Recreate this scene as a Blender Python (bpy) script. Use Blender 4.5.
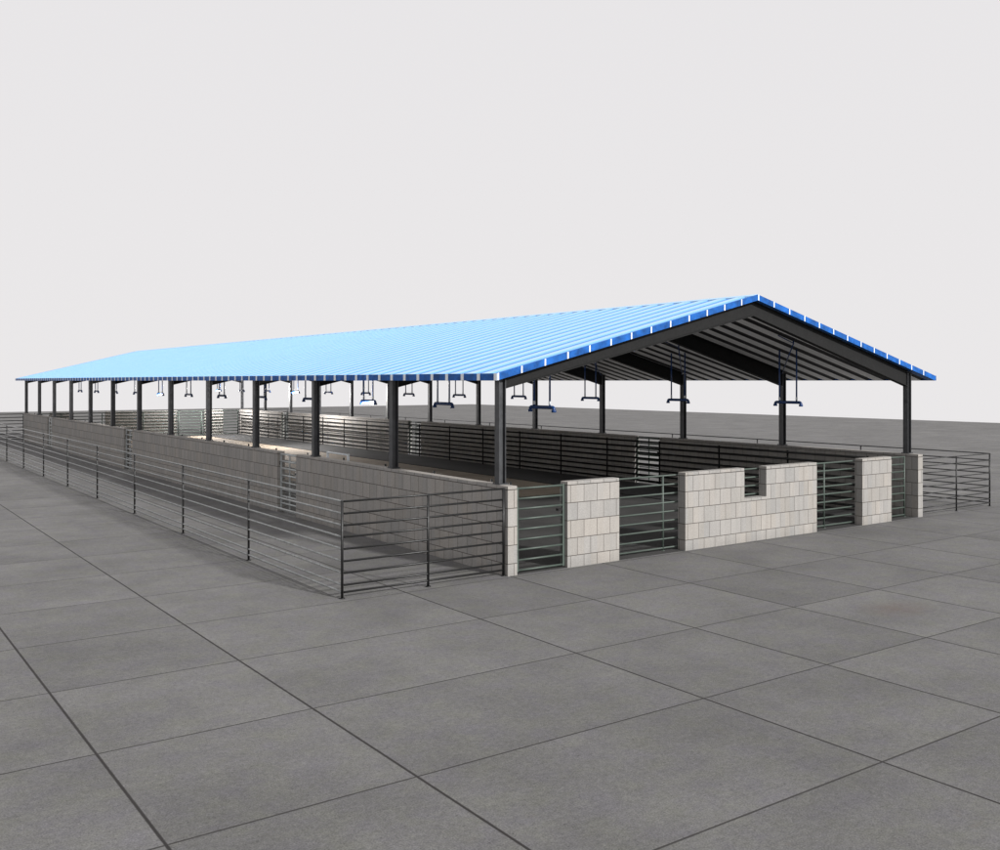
import bpy, math, random
from math import radians, pi, sin, cos
from mathutils import Vector
random.seed(4)
for o in list(bpy.data.objects): bpy.data.objects.remove(o)
scene = bpy.context.scene
COL = scene.collection

# ---------------- camera ----------------
cam = bpy.data.cameras.new("camera"); camo = bpy.data.objects.new("camera", cam); COL.objects.link(camo)
camo.location = (0, 0, 3.2)
camo.rotation_euler = (radians(90), 0, -math.atan2(.579, .815))
cam.sensor_fit = 'HORIZONTAL'; cam.sensor_width = 36; cam.lens = 36 * .971
cam.shift_y = -.0443; cam.clip_start = .1; cam.clip_end = 1000
scene.camera = camo

# ---------------- sky, sun, exposure ----------------
w = bpy.data.worlds.new("World"); scene.world = w; w.use_nodes = True
wn = w.node_tree.nodes; wl = w.node_tree.links
bg = wn['Background']
tc = wn.new('ShaderNodeTexCoord'); sp = wn.new('ShaderNodeSeparateXYZ'); cr = wn.new('ShaderNodeValToRGB')
wl.new(tc.outputs['Generated'], sp.inputs[0]); wl.new(sp.outputs['Z'], cr.inputs[0]); wl.new(cr.outputs[0], bg.inputs['Color'])
cr.color_ramp.elements[0].position = 0; cr.color_ramp.elements[0].color = (.823, .806, .812, 1)
cr.color_ramp.elements[1].position = .5; cr.color_ramp.elements[1].color = (.80, .785, .80, 1)
bg.inputs['Strength'].default_value = 1.0

AZ = math.atan2(-1.0, .25); EL = radians(28)
sd = Vector((cos(AZ) * cos(EL), sin(AZ) * cos(EL), sin(EL)))
sl = bpy.data.lights.new("sun", 'SUN'); sl.energy = 5.0; sl.angle = radians(4); sl.color = (1, .985, .965)
so = bpy.data.objects.new("sun", sl); COL.objects.link(so)
so.rotation_euler = sd.to_track_quat('Z', 'Y').to_euler(); so.location = (0, -20, 30)

vs = scene.view_settings
vs.view_transform = 'Standard'; vs.look = 'None'; vs.exposure = 0; vs.gamma = 1
try: vs.use_curve_mapping = False
except Exception: pass
scene.render.engine = 'CYCLES'

# ---------------- node helpers ----------------
class G:
    """tiny expression builder over a node tree"""
    def __init__(s, name):
        s.m = bpy.data.materials.new(name); s.m.use_nodes = True
        s.t = s.m.node_tree; s.n = s.t.nodes; s.l = s.t.links
        s.b = s.n['Principled BSDF']
    def put(s, sock, v):
        if isinstance(v, bpy.types.NodeSocket): s.l.new(v, sock)
        else: sock.default_value = v
    def math(s, op, a, b=0.0, c=None, clamp=False):
        n = s.n.new('ShaderNodeMath'); n.operation = op; n.use_clamp = clamp
        s.put(n.inputs[0], a); s.put(n.inputs[1], b)
        if c is not None: s.put(n.inputs[2], c)
        return n.outputs[0]
    def pos(s):
        n = s.n.new('ShaderNodeNewGeometry'); x = s.n.new('ShaderNodeSeparateXYZ'); s.l.new(n.outputs['Position'], x.inputs[0])
        return n, x.outputs[0], x.outputs[1], x.outputs[2]
    def vec(s, x, y, z):
        n = s.n.new('ShaderNodeCombineXYZ'); s.put(n.inputs[0], x); s.put(n.inputs[1], y); s.put(n.inputs[2], z); return n.outputs[0]
    def noise(s, v, scale, detail=4, rough=.55):
        n = s.n.new('ShaderNodeTexNoise'); n.inputs['Scale'].default_value = scale; n.inputs['Detail'].default_value = detail
        n.inputs['Roughness'].default_value = rough
        if v is not None: s.l.new(v, n.inputs['Vector'])
        return n.outputs['Fac']
    def rng(s, v, a, b, c, d):
        n = s.n.new('ShaderNodeMapRange'); s.put(n.inputs[0], v)
        for i, k in enumerate((a, b, c, d)): n.inputs[i + 1].default_value = k
        return n.outputs[0]
    def mix(s, f, a, b, mode='MIX'):
        n = s.n.new('ShaderNodeMix'); n.data_type = 'RGBA'; n.blend_type = mode
        s.put(n.inputs[0], f); s.put(n.inputs[6], a); s.put(n.inputs[7], b); return n.outputs[2]
    def gray(s, v):
        n = s.n.new('ShaderNodeCombineColor')
        for i in range(3): s.put(n.inputs[i], v)
        return n.outputs[0]
    def bump(s, h, strength=.3, dist=.01):
        n = s.n.new('ShaderNodeBump'); n.inputs['Strength'].default_value = strength; n.inputs['Distance'].default_value = dist
        s.l.new(h, n.inputs['Height']); s.l.new(n.outputs[0], s.b.inputs['Normal'])
    def done(s, col, rough=.8, metal=0.0, spec=None):
        s.put(s.b.inputs['Base Color'], col); s.put(s.b.inputs['Roughness'], rough); s.b.inputs['Metallic'].default_value = metal
        if spec is not None: s.b.inputs['Specular IOR Level'].default_value = spec
        return s.m

def painted(name, c, rough=.5, metal=0.0, var=.25, scale=6, spec=None):
    g = G(name); ge, x, y, z = g.pos()
    n = g.noise(ge.outputs['Position'], scale, 5, .6)
    f = g.rng(n, .3, .7, 1 - var, 1 + var)
    col = g.mix(1.0, (*c, 1), g.gray(f), 'MULTIPLY')
    r = g.rng(g.noise(ge.outputs['Position'], scale * 5, 3), .3, .7, max(.05, rough - .08), min(1, rough + .1))
    return g.done(col, r, metal, spec)

def mat_ground():
    g = G('concrete_paving'); ge, x, y, z = g.pos(); P = ge.outputs['Position']
    # slab joints: the slabs left of x=5 and right of it were laid as two families with one wide strip between
    right = g.math('GREATER_THAN', x, 5.6)
    xs = g.math('SUBTRACT', x, g.math('MULTIPLY', right, 1.34))
    def edge(v):
        fr = g.math('FRACT', g.math('ADD', g.math('MULTIPLY', v, .5), 500.5))
        return g.math('MULTIPLY', g.math('ABSOLUTE', g.math('SUBTRACT', fr, .5)), 2.0)
    ex0 = edge(xs)
    strip = g.math('MULTIPLY', g.math('GREATER_THAN', x, 5.0), g.math('LESS_THAN', x, 6.6))
    ex = g.math('ADD', ex0, strip)
    ys = g.math('SUBTRACT', y, .79)
    ey = edge(ys)
    wob = g.noise(P, 9, 3)
    jx = g.rng(g.math('ADD', ex, g.math('MULTIPLY', wob, .006)), .011, .020, 1, 0)
    jy = g.rng(g.math('ADD', ey, g.math('MULTIPLY', wob, .005)), .009, .016, .85, 0)
    j = g.math('MAXIMUM', jx, jy)
    # per slab tone
    cx = g.math('FLOOR', g.math('MULTIPLY', g.math('ADD', xs, 200.0), .5)); cy = g.math('FLOOR', g.math('MULTIPLY', g.math('ADD', ys, 200.0), .5))
    wnz = g.n.new('ShaderNodeTexWhiteNoise'); wnz.noise_dimensions = '3D'; g.l.new(g.vec(cx, cy, 3.0), wnz.inputs['Vector'])
    slab = g.rng(wnz.outputs['Value'], 0, 1, .93, 1.06)
    off = g.n.new('ShaderNodeVectorMath'); off.operation = 'ADD'; g.l.new(P, off.inputs[0]); g.l.new(g.vec(g.math('MULTIPLY', wnz.outputs['Value'], 37), 0.0, 0.0), off.inputs[1])
    big = g.rng(g.noise(off.outputs[0], .55, 4, .55), .32, .68, .84, 1.12)
    med = g.rng(g.noise(P, 5.5, 5, .65), .3, .7, .93, 1.07)
    fine = g.math('MULTIPLY', g.rng(g.noise(P, 75, 2, .6), .3, .7, .72, 1.28), g.rng(g.noise(P, 20, 3, .75), .3, .7, .82, 1.18))
    speck = g.rng(g.noise(P, 28, 3, .7), .60, .70, 1.0, .62)
    k = g.math('MULTIPLY', g.math('MULTIPLY', slab, big), g.math('MULTIPLY', g.math('MULTIPLY', med, fine), speck))
    base = g.mix(g.rng(g.noise(off.outputs[0], 2.6, 5, .7), .35, .65, 0, 1), (.132, .131, .120, 1), (.125, .121, .127, 1))
    col = g.mix(1.0, base, g.gray(k), 'MULTIPLY')
    # rusty stain on one slab, faint rust freckles elsewhere
    dx = g.math('SUBTRACT', x, 12.45); dy = g.math('SUBTRACT', y, 7.9)
    d = g.math('SQRT', g.math('ADD', g.math('MULTIPLY', dx, dx), g.math('MULTIPLY', g.math('MULTIPLY', dy, dy), 2.2)))
    st = g.math('MULTIPLY', g.rng(d, .1, .75, .45, 0), g.rng(g.noise(P, 3.2, 5), .35, .65, .35, 1))
    col = g.mix(st, col, (.115, .078, .062, 1))
    rf = g.math('MULTIPLY', g.rng(g.noise(P, 1.7, 6, .7), .66, .78, 0, .3), 1.0)
    col = g.mix(rf, col, (.12, .088, .07, 1))
    col = g.mix(j, col, (.024, .022, .021, 1))
    h = g.math('SUBTRACT', g.math('ADD', g.math('MULTIPLY', fine, .15), g.math('MULTIPLY', med, .1)), j)
    g.bump(h, .35, .008)
    return g.done(col, g.rng(g.noise(P, 3, 4), .3, .7, .72, .95), 0, .25)

def mat_floor(name, c, var=.3):
    g = G(name); ge, x, y, z = g.pos(); P = ge.outputs['Position']
    f = g.math('MULTIPLY', g.rng(g.noise(P, .8, 5), .3, .7, 1 - var, 1 + var), g.rng(g.noise(P, 30, 3), .3, .7, .85, 1.15))
    g.bump(f, .4, .01)
    return g.done(g.mix(1.0, (*c, 1), g.gray(f), 'MULTIPLY'), .85, 0, .3)

def mat_block():
    g = G('split_face_block'); ge, x, y, z = g.pos(); P = ge.outputs['Position']
    sn = g.n.new('ShaderNodeSeparateXYZ'); g.l.new(ge.outputs['True Normal'], sn.inputs[0])
    ax = g.math('GREATER_THAN', g.math('ABSOLUTE', sn.outputs[0]), .7)
    az = g.math('GREATER_THAN', g.math('ABSOLUTE', sn.outputs[2]), .7)
    along = g.math('ADD', g.math('MULTIPLY', x, g.math('SUBTRACT', 1.0, ax)), g.math('MULTIPLY', y, ax))
    up = g.math('ADD', z, .106)
    b = g.n.new('ShaderNodeTexBrick'); b.offset = .5; b.offset_frequency = 2; b.squash = 1
    g.l.new(g.vec(g.math('ADD', along, .02), up, 0.0), b.inputs['Vector'])
    b.inputs['Scale'].default_value = 1; b.inputs['Mortar Size'].default_value = .006; b.inputs['Mortar Smooth'].default_value = .25
    b.inputs['Brick Width'].default_value = .3; b.inputs['Row Height'].default_value = .303; b.inputs['Bias'].default_value = 0
    b.inputs['Color1'].default_value = (.318, .302, .284, 1); b.inputs['Color2'].default_value = (.270, .262, .250, 1)
    b.inputs['Mortar'].default_value = (.11, .10, .092, 1)
    # bed joints are wider and darker than the perpends
    fr = g.math('FRACT', g.math('DIVIDE', up, .303))
    ed = g.math('MINIMUM', fr, g.math('SUBTRACT', 1.0, fr))
    bed = g.math('MULTIPLY', g.rng(ed, .012, .026, 1, 0), g.math('SUBTRACT', 1.0, az))
    tint = g.n.new('ShaderNodeTexWhiteNoise')
    row = g.math('FLOOR', g.math('DIVIDE', up, .303))
    colm = g.math('FLOOR', g.math('DIVIDE', g.math('ADD', g.math('ADD', along, .02), g.math('MULTIPLY', g.math('FRACT', g.math('MULTIPLY', row, .5)), .3)), .3))
    g.l.new(g.vec(row, colm, ax), tint.inputs['Vector'])
    hue = g.n.new('ShaderNodeValToRGB'); e = hue.color_ramp.elements
    e[0].position = 0; e[0].color = (.965, .97, .98, 1); e[1].position = 1; e[1].color = (1.02, .995, .965, 1)
    m = e.new(.4); m.color = (1.0, 1.0, 1.0, 1); g.l.new(tint.outputs['Value'], hue.inputs[0])
    grain = g.rng(g.noise(P, 45, 4, .7), .3, .7, .86, 1.14)
    # vertical rain streaks
    streak = g.rng(g.noise(g.vec(g.math('MULTIPLY', along, 9.0), g.math('MULTIPLY', z, 1.2), 0.0), 1.0, 4, .6), .3, .7, .93, 1.06)
    foot = g.rng(g.math('ADD', z, g.math('MULTIPLY', g.noise(P, 4, 4), .25)), .1, .3, .86, 1.0)
    col = g.mix(1.0, b.outputs['Color'], hue.outputs[0], 'MULTIPLY')
    col = g.mix(1.0, col, g.gray(g.math('MULTIPLY', grain, g.math('MULTIPLY', streak, foot))), 'MULTIPLY')
    col = g.mix(bed, col, (.09, .08, .072, 1))
    h = g.math('SUBTRACT', g.math('MULTIPLY', grain, .25), g.math('MAXIMUM', b.outputs['Fac'], bed))
    g.bump(h, .55, .01)
    return g.done(col, .9, 0, .2)

M = {}
M['ground'] = mat_ground()
M['block'] = mat_block()
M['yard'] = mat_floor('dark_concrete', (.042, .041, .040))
M['sand'] = mat_floor('sand_bedding', (.29, .24, .185), .2)
M['black_lane'] = mat_floor('black_floor', (.028, .028, .028))
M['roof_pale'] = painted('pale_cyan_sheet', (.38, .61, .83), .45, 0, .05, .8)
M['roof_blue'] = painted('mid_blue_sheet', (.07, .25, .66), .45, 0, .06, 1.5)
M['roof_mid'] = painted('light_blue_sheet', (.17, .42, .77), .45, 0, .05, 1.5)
M['fascia'] = painted('blue_fascia', (.008, .088, .33), .5, 0, .5, 5, .2)
M['white'] = painted('white_joint', (.78, .82, .85), .5, 0, .05)
M['navy'] = painted('navy_paint', (.011, .050, .18), .35, 0, .15)
M['soffit'] = painted('pale_soffit', (.88, .88, .88), .6, 0, .08, 3)
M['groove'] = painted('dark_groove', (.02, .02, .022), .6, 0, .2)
M['frame'] = painted('charcoal_steel', (.006, .006, .006), .65, 0, .25, 6, .25)
M['column'] = painted('grey_steel', (.062, .064, .068), .38, .3, .25)
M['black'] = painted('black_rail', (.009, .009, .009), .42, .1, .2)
M['grey_rail'] = painted('light_grey_rail', (.20, .205, .205), .3, .5, .2)  # lighter grey than the black rails
M['green'] = painted('grey_green_rail', (.058, .077, .065), .5, .0, .15)
M['pen_rail'] = painted('matt_black_rail', (.008, .008, .008), .85, 0, .1, 6, .1)
M['soffit_navy'] = painted('navy_soffit', (.03, .11, .30), .5, 0, .1)
M['pale_metal'] = painted('pale_gate_metal', (.40, .42, .42), .45, .2, .15)
g_ = G('lit_tube'); g_.b.inputs['Emission Color'].default_value = (1, .97, .93, 1); g_.b.inputs['Emission Strength'].default_value = 3
M['lit'] = g_.done((.9, .9, .9, 1), .4)

# ---------------- mesh helpers ----------------
class MB:
    def __init__(s): s.v = []; s.f = []; s.mi = []; s.sm = []
    def face(s, pts, mi=0, sm=False):
        i = len(s.v); s.v += [tuple(p) for p in pts]; s.f.append(tuple(range(i, i + len(pts)))); s.mi.append(mi); s.sm.append(sm)
    def box(s, a, b, mi=0):
        x0, y0, z0 = a; x1, y1, z1 = b; i = len(s.v)
        s.v += [(x0, y0, z0), (x1, y0, z0), (x1, y1, z0), (x0, y1, z0), (x0, y0, z1), (x1, y0, z1), (x1, y1, z1), (x0, y1, z1)]
        for q in ((0, 3, 2, 1), (4, 5, 6, 7), (0, 1, 5, 4), (1, 2, 6, 5), (2, 3, 7, 6), (3, 0, 4, 7)):
            s.f.append(tuple(i + k for k in q)); s.mi.append(mi); s.sm.append(False)
        return s
    def hexa(s, c, mi=0):
        """eight corners: bottom ring 0-3, top ring 4-7"""
        i = len(s.v); s.v += [tuple(p) for p in c]
        for q in ((0, 3, 2, 1), (4, 5, 6, 7), (0, 1, 5, 4), (1, 2, 6, 5), (2, 3, 7, 6), (3, 0, 4, 7)):
            s.f.append(tuple(i + k for k in q)); s.mi.append(mi); s.sm.append(False)
        return s
    def tube(s, a, b, r, n=10, mi=0, cap=True, r2=None):
        a = Vector(a); b = Vector(b); d = (b - a).normalized(); r2 = r if r2 is None else r2
        u = d.orthogonal().normalized(); v = d.cross(u); i = len(s.v)
        for c, rr in ((a, r), (b, r2)):
            for k in range(n):
                t = 2 * pi * k / n; s.v.append(tuple(c + u * rr * cos(t) + v * rr * sin(t)))
        for k in range(n):
            k2 = (k + 1) % n; s.f.append((i + k, i + k2, i + n + k2, i + n + k)); s.mi.append(mi); s.sm.append(True)
        if cap:
            s.f.append(tuple(i + k for k in reversed(range(n)))); s.f.append(tuple(i + n + k for k in range(n))); s.mi += [mi, mi]; s.sm += [False, False]
        return s
    def path(s, pts, r, n=10, mi=0):
        pts = [Vector(p) for p in pts]; i = len(s.v); m = len(pts)
        u = None
        for j, c in enumerate(pts):
            d = (pts[min(j + 1, m - 1)] - pts[max(j - 1, 0)]).normalized()
            u = d.orthogonal().normalized() if u is None else (u - d * u.dot(d)).normalized()
            v = d.cross(u)
            for k in range(n):
                t = 2 * pi * k / n; s.v.append(tuple(c + u * r * cos(t) + v * r * sin(t)))
        for j in range(m - 1):
            for k in range(n):
                k2 = (k + 1) % n; o = i + j * n
                s.f.append((o + k, o + k2, o + n + k2, o + n + k)); s.mi.append(mi); s.sm.append(True)
        s.f.append(tuple(i + k for k in reversed(range(n)))); s.f.append(tuple(i + (m - 1) * n + k for k in range(n))); s.mi += [mi, mi]; s.sm += [False, False]
        return s
    def build(s, name, mats, parent=None, origin=None, bevel=0, offset=(0, 0, 0)):
        if not isinstance(mats, (list, tuple)): mats = [mats]
        if origin is None:
            o = parent
            origin = Vector((0, 0, 0))
            while o is not None: origin = origin + o.location; o = o.parent
        origin = Vector(origin)
        me = bpy.data.meshes.new(name)
        me.from_pydata([tuple(Vector(p) - origin) for p in s.v], [], s.f)
        for m in mats: me.materials.append(m)
        me.polygons.foreach_set('material_index', s.mi); me.polygons.foreach_set('use_smooth', s.sm); me.update()
        ob = bpy.data.objects.new(name, me); COL.objects.link(ob); ob.parent = parent
        if parent is None: ob.location = origin
        if bevel:
            b = ob.modifiers.new('bevel', 'BEVEL'); b.width = bevel; b.segments = 2; b.limit_method = 'ANGLE'
        return ob
def tag(o, label=None, cat=None, group=None, kind=None):
    if label: o['label'] = label
    if cat: o['category'] = cat
    if group: o['group'] = group
    if kind: o['kind'] = kind
    return o
def thing(name, loc, label, cat, group=None):
    o = bpy.data.objects.new(name, None); o.empty_display_size = .2; COL.objects.link(o); o.location = loc
    return tag(o, label, cat, group)
def copy_tree(o, parent=None):
    c = o.copy(); COL.objects.link(c); c.parent = parent
    for ch in [k for k in bpy.data.objects if k.parent == o]: copy_tree(ch, c)
    return c

# ---------------- setting ----------------
# paved yard, ending in straight far edges as the picture shows
gx0, gx1, gy0, gy1 = -90, 73.5, -70, 110
MB().box((gx0, gy0, -.35), (gx1, gy1, 0)).build('ground', M['ground']); tag(bpy.data.objects['ground'], kind='structure')
X0, X1 = 9.30, 21.35          # outer faces of the long walls
Y0, Y1 = 12.87, 57.0          # outer faces of the end walls
T = .19; HW = 1.47
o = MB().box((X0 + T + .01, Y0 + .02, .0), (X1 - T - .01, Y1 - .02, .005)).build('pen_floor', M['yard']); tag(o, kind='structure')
o = MB().box((12.3, 21.4, .005), (18.6, Y1 - 1.5, .012)).build('sand_floor', M['sand']); tag(o, kind='structure')
o = MB().box((18.62, 14.2, .005), (20.8, Y1 - 1.0, .03)).build('black_strip', M['black_lane']); tag(o, kind='structure')  # plain black floor strip along the right inner wall

# ---------------- block walls ----------------
gapsY = [(21.36, 22.47), (35.6, 36.7), (49.6, 50.68)]
def wall(x0, x1, y0, y1, label, group, notch=None):
    t = thing('block_wall', ((x0 + x1) / 2, (y0 + y1) / 2, 0), label, 'wall', group)
    m = MB(); c = MB(); ct = 1.411
    if notch is None:
        m.box((x0, y0, 0), (x1, y1, ct)); c.box((x0, y0, ct), (x1, y1, HW))
    else:
        n0, n1, nz = notch
        p = [(x0, 0), (x1, 0), (x1, ct), (n1, ct), (n1, nz), (n0, nz), (n0, ct), (x0, ct)]
        for y, fl in ((y0, False), (y1, True)):
            for a, b, e, d in ((x0, n0, 0, ct), (n0, n1, 0, nz), (n1, x1, 0, ct)):
                q = [(a, y, e), (b, y, e), (b, y, d), (a, y, d)]
                m.face(q[::-1] if fl else q)
        for k in range(len(p)):
            (ax, az), (bx, bz) = p[k], p[(k + 1) % len(p)]
            m.face([(ax, y0, az), (ax, y1, az), (bx, y1, bz), (bx, y0, bz)])
        c.box((x0, y0, ct), (n0, y1, HW)); c.box((n1, y0, ct), (x1, y1, HW))
    m.build('masonry', M['block'], t)
    c.build('cap_course', M['block'], t, bevel=.008)
ys = [Y0, 21.36, 22.47, 35.6, 36.7, 49.6, 50.68, Y1]
lab = ['nearest stretch of the left long block wall, running from the front corner pier to the first gap',
       'second stretch of the left long block wall, between the first and second gaps',
       'third stretch of the left long block wall, between the second and third gaps',
       'farthest and shortest stretch of the left long block wall, past the third gap']
for k in range(4):
    wall(X0, X0 + T, ys[2 * k], ys[2 * k + 1], lab[k], 'stretches of concrete block wall')
    wall(X1 - T, X1, ys[2 * k], ys[2 * k + 1], lab[k].replace('left', 'right').replace('front corner pier', 'right front corner pier'), 'stretches of concrete block wall')
wall(10.56, 11.75, Y0, Y0 + T, 'narrow pale block wall piece in the front row beside the leftmost grey green gate', 'stretches of concrete block wall')
wall(13.42, 17.37, Y0, Y0 + T, 'widest pale block wall piece in the front row, with a square notch cut in its top', 'stretches of concrete block wall', (15.08, 15.74, .865))
wall(18.98, 20.09, Y0, Y0 + T, 'narrow pale block wall piece in the front row right of the notched one', 'stretches of concrete block wall')
for a, b, l in ((10.56, 11.75, 'narrow block wall piece at the far end, leftmost of its row'), (13.42, 17.37, 'widest block wall piece at the far end of the shed'),
                (18.98, 20.09, 'narrow block wall piece at the far end close to the far right corner')):
    wall(a, b, Y1 - T, Y1, l, 'stretches of concrete block wall')

# ---------------- rail fences ----------------
OUT_Z = [1.428, 1.25, 1.077, .905, .729, .55, .377, .20, .096]
OUT_R = [z * .94 for z in OUT_Z]
GATE_Z = [1.41 - .1695 * k for k in range(9)]
def fence(name, p, q, nb, zs, rm, pm, label, cat, group, rr=.0135, pr=.02, top=None, posts=None, square=False):
    p = Vector((*p, 0)); q = Vector((*q, 0)); mid = (p + q) / 2
    t = thing(name, mid, label, cat, group)
    top = top or zs[0] + .014
    L = (q - p); ts = posts if posts is not None else [k / nb for k in range(nb + 1)]
    for a in ts:
        c = p + L * a
        m = MB()
        if square: m.box((c.x - pr, c.y - pr, 0), (c.x + pr, c.y + pr, top))
        else: m.tube((c.x, c.y, 0), (c.x, c.y, top), pr, 8)
        m.tube((c.x, c.y, 0), (c.x, c.y, .012), pr * 2.2, 10)
        m.build('post', pm, t)
    for z in zs:
        MB().tube(p + Vector((0, 0, z)), q + Vector((0, 0, z)), rr, 8).build('rail', rm, t)
    return t
gO = 'outer rail fences round the shed'
fence('rail_fence', (6.37, 12.97), (6.37, 57.73), 12, OUT_Z, M['grey_rail'], M['black'], 'long grey rail fence with nine bars running back along the left side of the shed', 'fence', gO, .016)
fence('rail_fence', (24.55, 12.97), (24.55, 57.73), 12, OUT_R, M['black'], M['black'], 'long black rail fence right of the shed, its top bar showing past the right wall', 'fence', gO, .015)
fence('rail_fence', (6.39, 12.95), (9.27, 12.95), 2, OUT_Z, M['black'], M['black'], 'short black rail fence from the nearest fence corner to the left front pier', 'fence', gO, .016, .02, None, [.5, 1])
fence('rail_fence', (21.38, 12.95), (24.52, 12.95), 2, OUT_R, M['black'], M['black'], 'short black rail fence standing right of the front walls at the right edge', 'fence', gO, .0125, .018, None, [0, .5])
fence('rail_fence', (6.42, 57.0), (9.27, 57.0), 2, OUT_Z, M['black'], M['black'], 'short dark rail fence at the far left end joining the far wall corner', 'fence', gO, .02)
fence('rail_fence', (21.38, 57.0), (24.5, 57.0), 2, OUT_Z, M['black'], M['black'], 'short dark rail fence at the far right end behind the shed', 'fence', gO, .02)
gI = 'rail fences inside the shed'
fence('pen_fence', (9.74, 13.4), (9.74, 56.5), 22, [1.36 - .165 * k for k in range(8)], M['grey_rail'], M['black'], 'low rail fence just inside the left block wall, only its post tops peeking over', 'fence', gI, .016, .02, 1.475, [0] + [(.56 + 1.93 * k) / 43.1 for k in range(23) if .56 + 1.93 * k < 43.1])
fence('pen_fence', (20.86, 14.0), (20.86, 56.4), 18, [1.33 - .17 * k for k in range(8)], M['pen_rail'], M['pen_rail'], 'dark rail fence in front of the right inner wall, its eight bars thickened by their shadows', 'fence', gI, .027, .024, 1.38)  # bar thickness takes in the shadow bands the rails throw on the wall
gF = 'grey green rail sections in the end walls'
fence('end_railing', (10.62, 13.115), (20.98, 13.115), 1, GATE_Z, M['green'], M['green'], 'long grey green railing behind the front block walls, showing in their gaps and notch', 'railing', gF, .018, .02, None, [0, .2367, .707, 1])
fence('end_railing', (9.9, 56.75), (20.98, 56.75), 1, GATE_Z, M['green'], M['green'], 'pale green railing across the far end wall of the shed', 'railing', gF, .024, .03, None, [0, .11, .3, .5, .68, .8, 1])

# ---------------- gates ----------------
def gate(p, q, fm, label, zs=GATE_Z, mid=False, rr=.018, pr=.022, z0=.03, zt=1.435):
    p = Vector((*p, 0)); q = Vector((*q, 0)); t = thing('metal_gate', (p + q) / 2, label, 'gate', 'gates in the block walls')
    L = q - p; d = L.normalized()
    def up(c, r=pr): return MB().box((c.x - r, c.y - r, z0), (c.x + r, c.y + r, zt))
    m = up(p + d * pr)
    m2 = up(q - d * pr)
    m.build('gate_frame', fm, t, bevel=.004); m2.build('gate_frame', fm, t, bevel=.004)
    if mid: up((p + q) / 2, .014).build('brace', fm, t)
    for z in zs: MB().tube(p + d * pr + Vector((0, 0, z)), q - d * pr + Vector((0, 0, z)), rr, 8).build('rail', fm, t)
    h = MB()
    for z in (.3, 1.15): h.tube(p + d * .002 + Vector((0, 0, z)), p + d * .002 + Vector((0, 0, z + .09)), .03, 8)
    h.build('hinge', M['black'], t)
    l = MB(); c = q - d * .1; l.box((c.x - .05, c.y - .03, .98), (c.x + .05, c.y + .03, 1.02)); l.build('latch', M['black'], t)
gate((9.52, 12.95), (10.545, 12.95), M['green'], 'grey green barred gate beside the left corner pier in the front wall row')
for k, (a, b) in enumerate(gapsY):
    nm = ['nearest', 'middle', 'farthest'][k]
    gate((X0 + .08, b - .02), (X0 + .08, a + .02), M['pale_metal'], f'{nm} barred metal gate in a gap of the left long block wall', mid=True, rr=.02)
    gate((X1 - .1, b - .02), (X1 - .1, a + .02), M['green'], f'{nm} barred metal gate in a gap of the right long block wall', mid=True, rr=.024)
gate((9.86, 19.75), (9.86, 20.85), M['white'], 'pale metal gate inside the left wall, its top bar showing above the nearest wall stretch', [1.53 - .18 * k for k in range(8)], zt=1.55)

# ---------------- shed: frame and roof ----------------
RX0, RX1, RM = 9.20, 22.17, 15.69
RY0, RY1 = 13.05, 58.9
ZE, ZR = 3.32, 4.95
def zt(x): return ZE + (ZR - ZE) * (x - RX0) / (RM - RX0) if x <= RM else ZR - (ZR - ZE) * (x - RM) / (RX1 - RM)
shed = thing('open_shed', (RM, (Y0 + Y1) / 2, 0), 'long open shed with a blue striped gable roof on dark steel columns', 'shed')
PITCH = .5
def corrugated(xa, xb, y0, y1, off, rib, up, crown, mats, name, parent, phase=0.0):
    """sheet with trapezoid ribs running down the slope"""
    m = MB(); y = y0
    prof = []
    k = 0
    while y0 + k * PITCH < y1 - 1e-6:
        b = y0 + k * PITCH
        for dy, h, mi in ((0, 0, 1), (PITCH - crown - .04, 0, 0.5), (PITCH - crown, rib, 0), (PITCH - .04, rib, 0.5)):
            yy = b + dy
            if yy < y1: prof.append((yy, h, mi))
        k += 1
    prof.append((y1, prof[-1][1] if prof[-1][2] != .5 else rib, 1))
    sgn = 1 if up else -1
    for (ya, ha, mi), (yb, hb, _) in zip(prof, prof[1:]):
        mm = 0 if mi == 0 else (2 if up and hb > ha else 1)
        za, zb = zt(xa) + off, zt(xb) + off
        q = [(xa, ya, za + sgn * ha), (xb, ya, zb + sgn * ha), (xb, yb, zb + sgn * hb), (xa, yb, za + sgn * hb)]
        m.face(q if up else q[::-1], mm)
    return m.build(name, mats, parent)
ins = .012
roofs = []
for xa, xb, nm in ((RX0 + ins, RM, 'roof'), (RM, RX1 - ins, 'roof')):
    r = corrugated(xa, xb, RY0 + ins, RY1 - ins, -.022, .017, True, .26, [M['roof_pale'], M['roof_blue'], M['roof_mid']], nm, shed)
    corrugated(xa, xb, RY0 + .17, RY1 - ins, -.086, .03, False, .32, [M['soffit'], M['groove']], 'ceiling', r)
    m = MB()
    m.face([(xa, RY0 + ins, zt(xa) - .12), (xa, RY0 + .17, zt(xa) - .12), (xb, RY0 + .17, zt(xb) - .12), (xb, RY0 + ins, zt(xb) - .12)])
    m.build('soffit', M['soffit_navy'], r)
    roofs.append(r)
FH = .118
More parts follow.
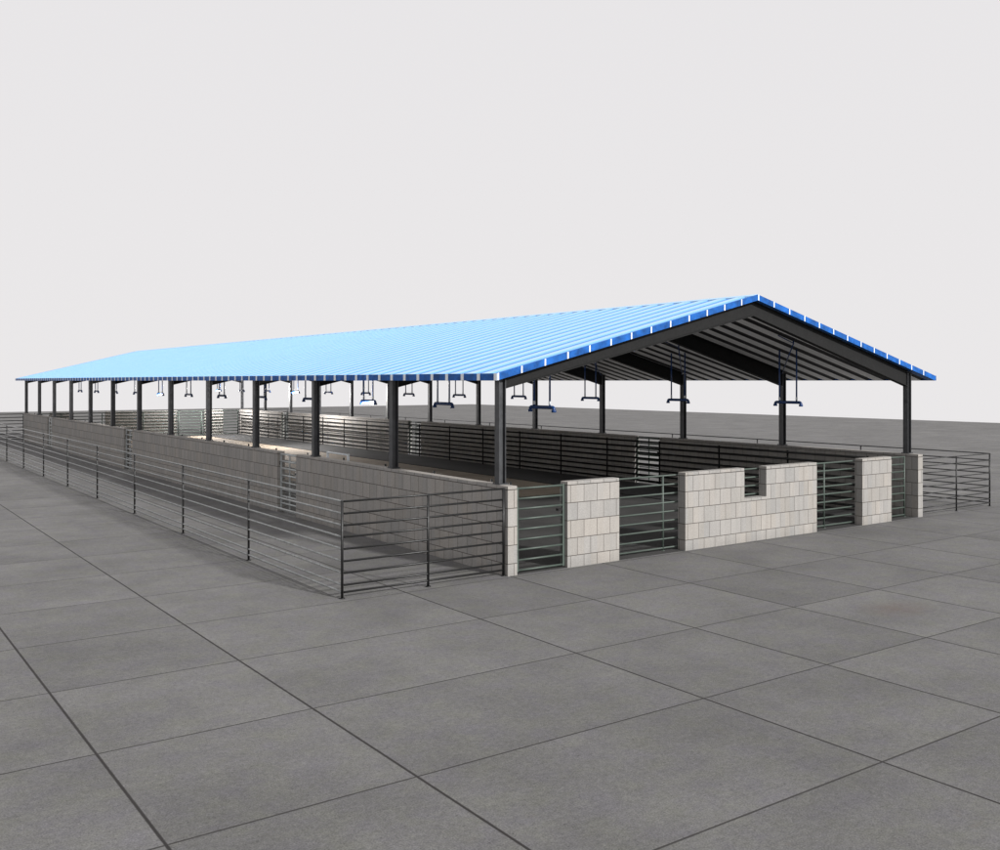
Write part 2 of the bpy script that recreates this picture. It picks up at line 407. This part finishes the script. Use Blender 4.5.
def fascia_gable(xa, xb, y, out, parent):
    m = MB(); n = 13
    for k in range(n):
        a = xa + (xb - xa) * k / n; b = xa + (xb - xa) * (k + 1) / n
        y0, y1 = (y - .012, y + .012)
        m.hexa([(a, y0, zt(a) - FH), (b, y0, zt(b) - FH), (b, y1, zt(b) - FH), (a, y1, zt(a) - FH), (a, y0, zt(a)), (b, y0, zt(b)), (b, y1, zt(b)), (a, y1, zt(a))], 0)
        s = .015
        for c in ([b] if k < n - 1 else []) + ([a + s] if k == 0 else []):
            p0, p1 = (y0 - .005, y0 - .0005) if out < 0 else (y1 + .0005, y1 + .005)
            m.hexa([(c - s, p0, zt(c - s) - FH + .001), (c + s, p0, zt(c + s) - FH + .001), (c + s, p1, zt(c + s) - FH + .001), (c - s, p1, zt(c - s) - FH + .001),
                    (c - s, p0, zt(c - s)), (c + s, p0, zt(c + s)), (c + s, p1, zt(c + s)), (c - s, p1, zt(c - s))], 1)
    m.build('fascia', [M['fascia'], M['white']], parent)
def fascia_eave(x, out, parent):
    m = MB(); x0, x1 = x - .011, x + .011
    ze = zt(x) + .001
    m.box((x0, RY0 - .012, ze - FH), (x1, RY1 + .012, ze), 0)
    k = 0
    while RY0 + k * PITCH < RY1:
        c = RY0 + k * PITCH + .01
        p0, p1 = (x0 - .005, x0 - .0005) if out < 0 else (x1 + .0005, x1 + .005)
        m.box((p0, c - .045, ze - FH + .001), (p1, c + .045, ze - .0005), 1); k += 1
    m.build('fascia', [M['fascia'], M['white']], parent)
fascia_gable(RX0 + .011, RM, RY0, -1, roofs[0]); fascia_gable(RM, RX1 - .011, RY0, -1, roofs[1])
fascia_gable(RX0 + .011, RM, RY1, 1, roofs[0]); fascia_gable(RM, RX1 - .011, RY1, 1, roofs[1])
fascia_eave(RX0, -1, roofs[0]); fascia_eave(RX1, 1, roofs[1])
m = MB()
for s in (-1, 1):
    a = RM; b = RM + s * .12
    m.hexa([(a, RY0 + .014, ZR - .033), (b, RY0 + .014, zt(b) - .033), (b, RY1 - .014, zt(b) - .033), (a, RY1 - .014, ZR - .033),
            (a, RY0 + .014, ZR + .006), (b, RY0 + .014, zt(b) - .001), (b, RY1 - .014, zt(b) - .001), (a, RY1 - .014, ZR + .006)], 0)
m.build('ridge_cap', M['roof_pale'], shed)

CX = (9.395, 21.265); CY0 = 13.215; BAY = 3.633
def column(cx, cy):
    top = zt(cx) - .16; h = .07; t = .014; yw = .065
    m = MB()
    m.box((cx - h, cy - yw, HW + .02), (cx - h + t, cy + yw, top)); m.box((cx + h - t, cy - yw, HW + .02), (cx + h, cy + yw, top))
    m.box((cx - h + t + .0005, cy - .008, HW + .02), (cx + h - t - .0005, cy + .008, top))
    c = m.build('column', M['column'], shed)
    b = MB().box((cx - .088, cy - .1, HW + .001), (cx + .088, cy + .1, HW + .019))
    for sx in (-.078, .078):
        for sy in (-.085, .085): b.tube((cx + sx, cy + sy, HW + .019), (cx + sx, cy + sy, HW + .035), .009, 6)
    b.build('base_plate', M['column'], c)
    return c
def rafter(cy):
    m = MB(); y0, y1 = cy - .05, cy + .05; fw = .065
    zb0 = 3.07; zbm = 4.52
    def seg(xa, za0, za1, xb, zb0_, zb1, ya, yb):
        m.hexa([(xa, ya, za0), (xb, ya, zb0_), (xb, yb, zb0_), (xa, yb, za0), (xa, ya, za1), (xb, ya, zb1), (xb, yb, zb1), (xa, yb, za1)])
    for xa, xb in ((CX[0] + .072, RM), (RM, CX[1] - .072)):
        ba = zb0 if xa < RM - .1 else zbm; bb = zbm if xa < RM - .1 else zb0
        ta, tb = zt(xa) - .121, zt(xb) - .121
        ft = .02
        seg(xa, ba, ba + ft, xb, bb, bb + ft, cy - fw, cy + fw)                 # bottom flange
        seg(xa, ta - ft, ta, xb, tb - ft, tb, cy - fw, cy + fw)                 # top flange
        seg(xa, ba + ft + .0005, ta - ft - .0005, xb, bb + ft + .0005, tb - ft - .0005, cy - .03, cy + .03)   # web
    # end plates over the columns
    for cx in CX:
        m.box((cx - .085, cy - .075, zt(cx) - .159), (cx + .0715 if cx < RM else cx + .085, cy + .075, zt(cx) - .148 - .0))
    return m.build('rafter', M['frame'], shed)
c0 = column(CX[0], CY0); c1 = column(CX[1], CY0); r0 = rafter(CY0)
for k in range(1, 13):
    for src in (c0, c1, r0):
        c = src.copy(); COL.objects.link(c); c.parent = shed; c.location = (0, k * BAY, 0)
        for ch in [q for q in bpy.data.objects if q.parent == src]:
            d = ch.copy(); COL.objects.link(d); d.parent = c
# roof bracing rods
b0 = MB(); ya = CY0 + BAY
z1_ = zt(21.15) - .2; z2_ = zt(18.5) - .19
b0.tube((21.12, ya - .09, z1_), (18.5, ya - 2.5, z2_), .014, 8)
b0.tube((18.5, ya - 2.5, z2_ + .01), (17.9, ya - 2.55, zt(17.9) - .17), .012, 8)
b0.tube((18.5, ya - 2.5, z2_ - .02), (18.5, ya - 2.5, zt(18.5) - .12), .016, 8)
b0 = b0.build('roof_brace', M['navy'], shed)
for k in range(1, 12):
    c = b0.copy(); COL.objects.link(c); c.parent = shed; c.location = (0, k * BAY, 0)

# ---------------- hanging pipe lamps ----------------
def pipe_lamp(x, y, label, lit):
    t = thing('hanging_lamp', (x, y, 2.68), label, 'hanging lamp', 'blue pipe lamps hanging in two rows under the roof')
    zb = 2.68; top = zt(x) - .118
    R_ = .036
    pts = []
    L = .33; rb = .045
    for s in (-1, 1):
        arc = [(x, y + s * (L + rb * sin(a)), zb - rb * (1 - cos(a))) for a in [radians(v) for v in (0, 22, 45, 67, 90)]]
        if s == -1: pts += [(x, y - (L + rb), zb - rb - .012)] + arc[::-1]
        else: pts += arc + [(x, y + (L + rb), zb - rb - .012)]
    MB().path(pts, R_, 12).build('pipe', M['navy'], t)
    for s in (-1, 1):
        e = MB().tube((x, y + s * (L + rb), zb - rb - .005), (x, y + s * (L + rb), zb - rb - .05), .048, 14, 0, True, .047)
        e.build('nozzle', M['navy'], t)
    for s in (-1, 1):
        rod = MB().tube((x, y + s * .25, zb + R_ * .8), (x, y + s * .25, top), .019, 8)
        ro = rod.build('rod', M['navy'], t)
        MB().tube((x, y + s * .25, zb + .05), (x, y + s * .25, zb + .12), .024, 10).build('collar', M['white'], ro)
    if lit:
        MB().tube((x, y - .3, zb - .052), (x, y + .3, zb - .052), .015, 12).build('light_tube', M['lit'], t)
        l = bpy.data.lights.new('lamp_light', 'POINT'); l.energy = lit; l.shadow_soft_size = .03; l.color = (1, .97, .95)
        lo = bpy.data.objects.new('lamp_light', l); COL.objects.link(lo); lo.parent = t; lo.location = (0, 0, -.13)
    return t
ORD = ['first', 'second', 'third', 'fourth', 'fifth', 'sixth', 'seventh', 'eighth', 'ninth', 'tenth', 'eleventh', 'twelfth']
for row, x, litk in (('left', 11.7, {2: 150, 7: 250}), ('right', 19.2, {8: 1000, 11: 1200})):
    for k in range(12):
        lit = litk.get(k, 0)
        pipe_lamp(x, 15.05 + k * BAY, f"{'lit' if lit else 'unlit'} blue pipe lamp, {ORD[k]} from the front gable in the {row} hanging row", lit)
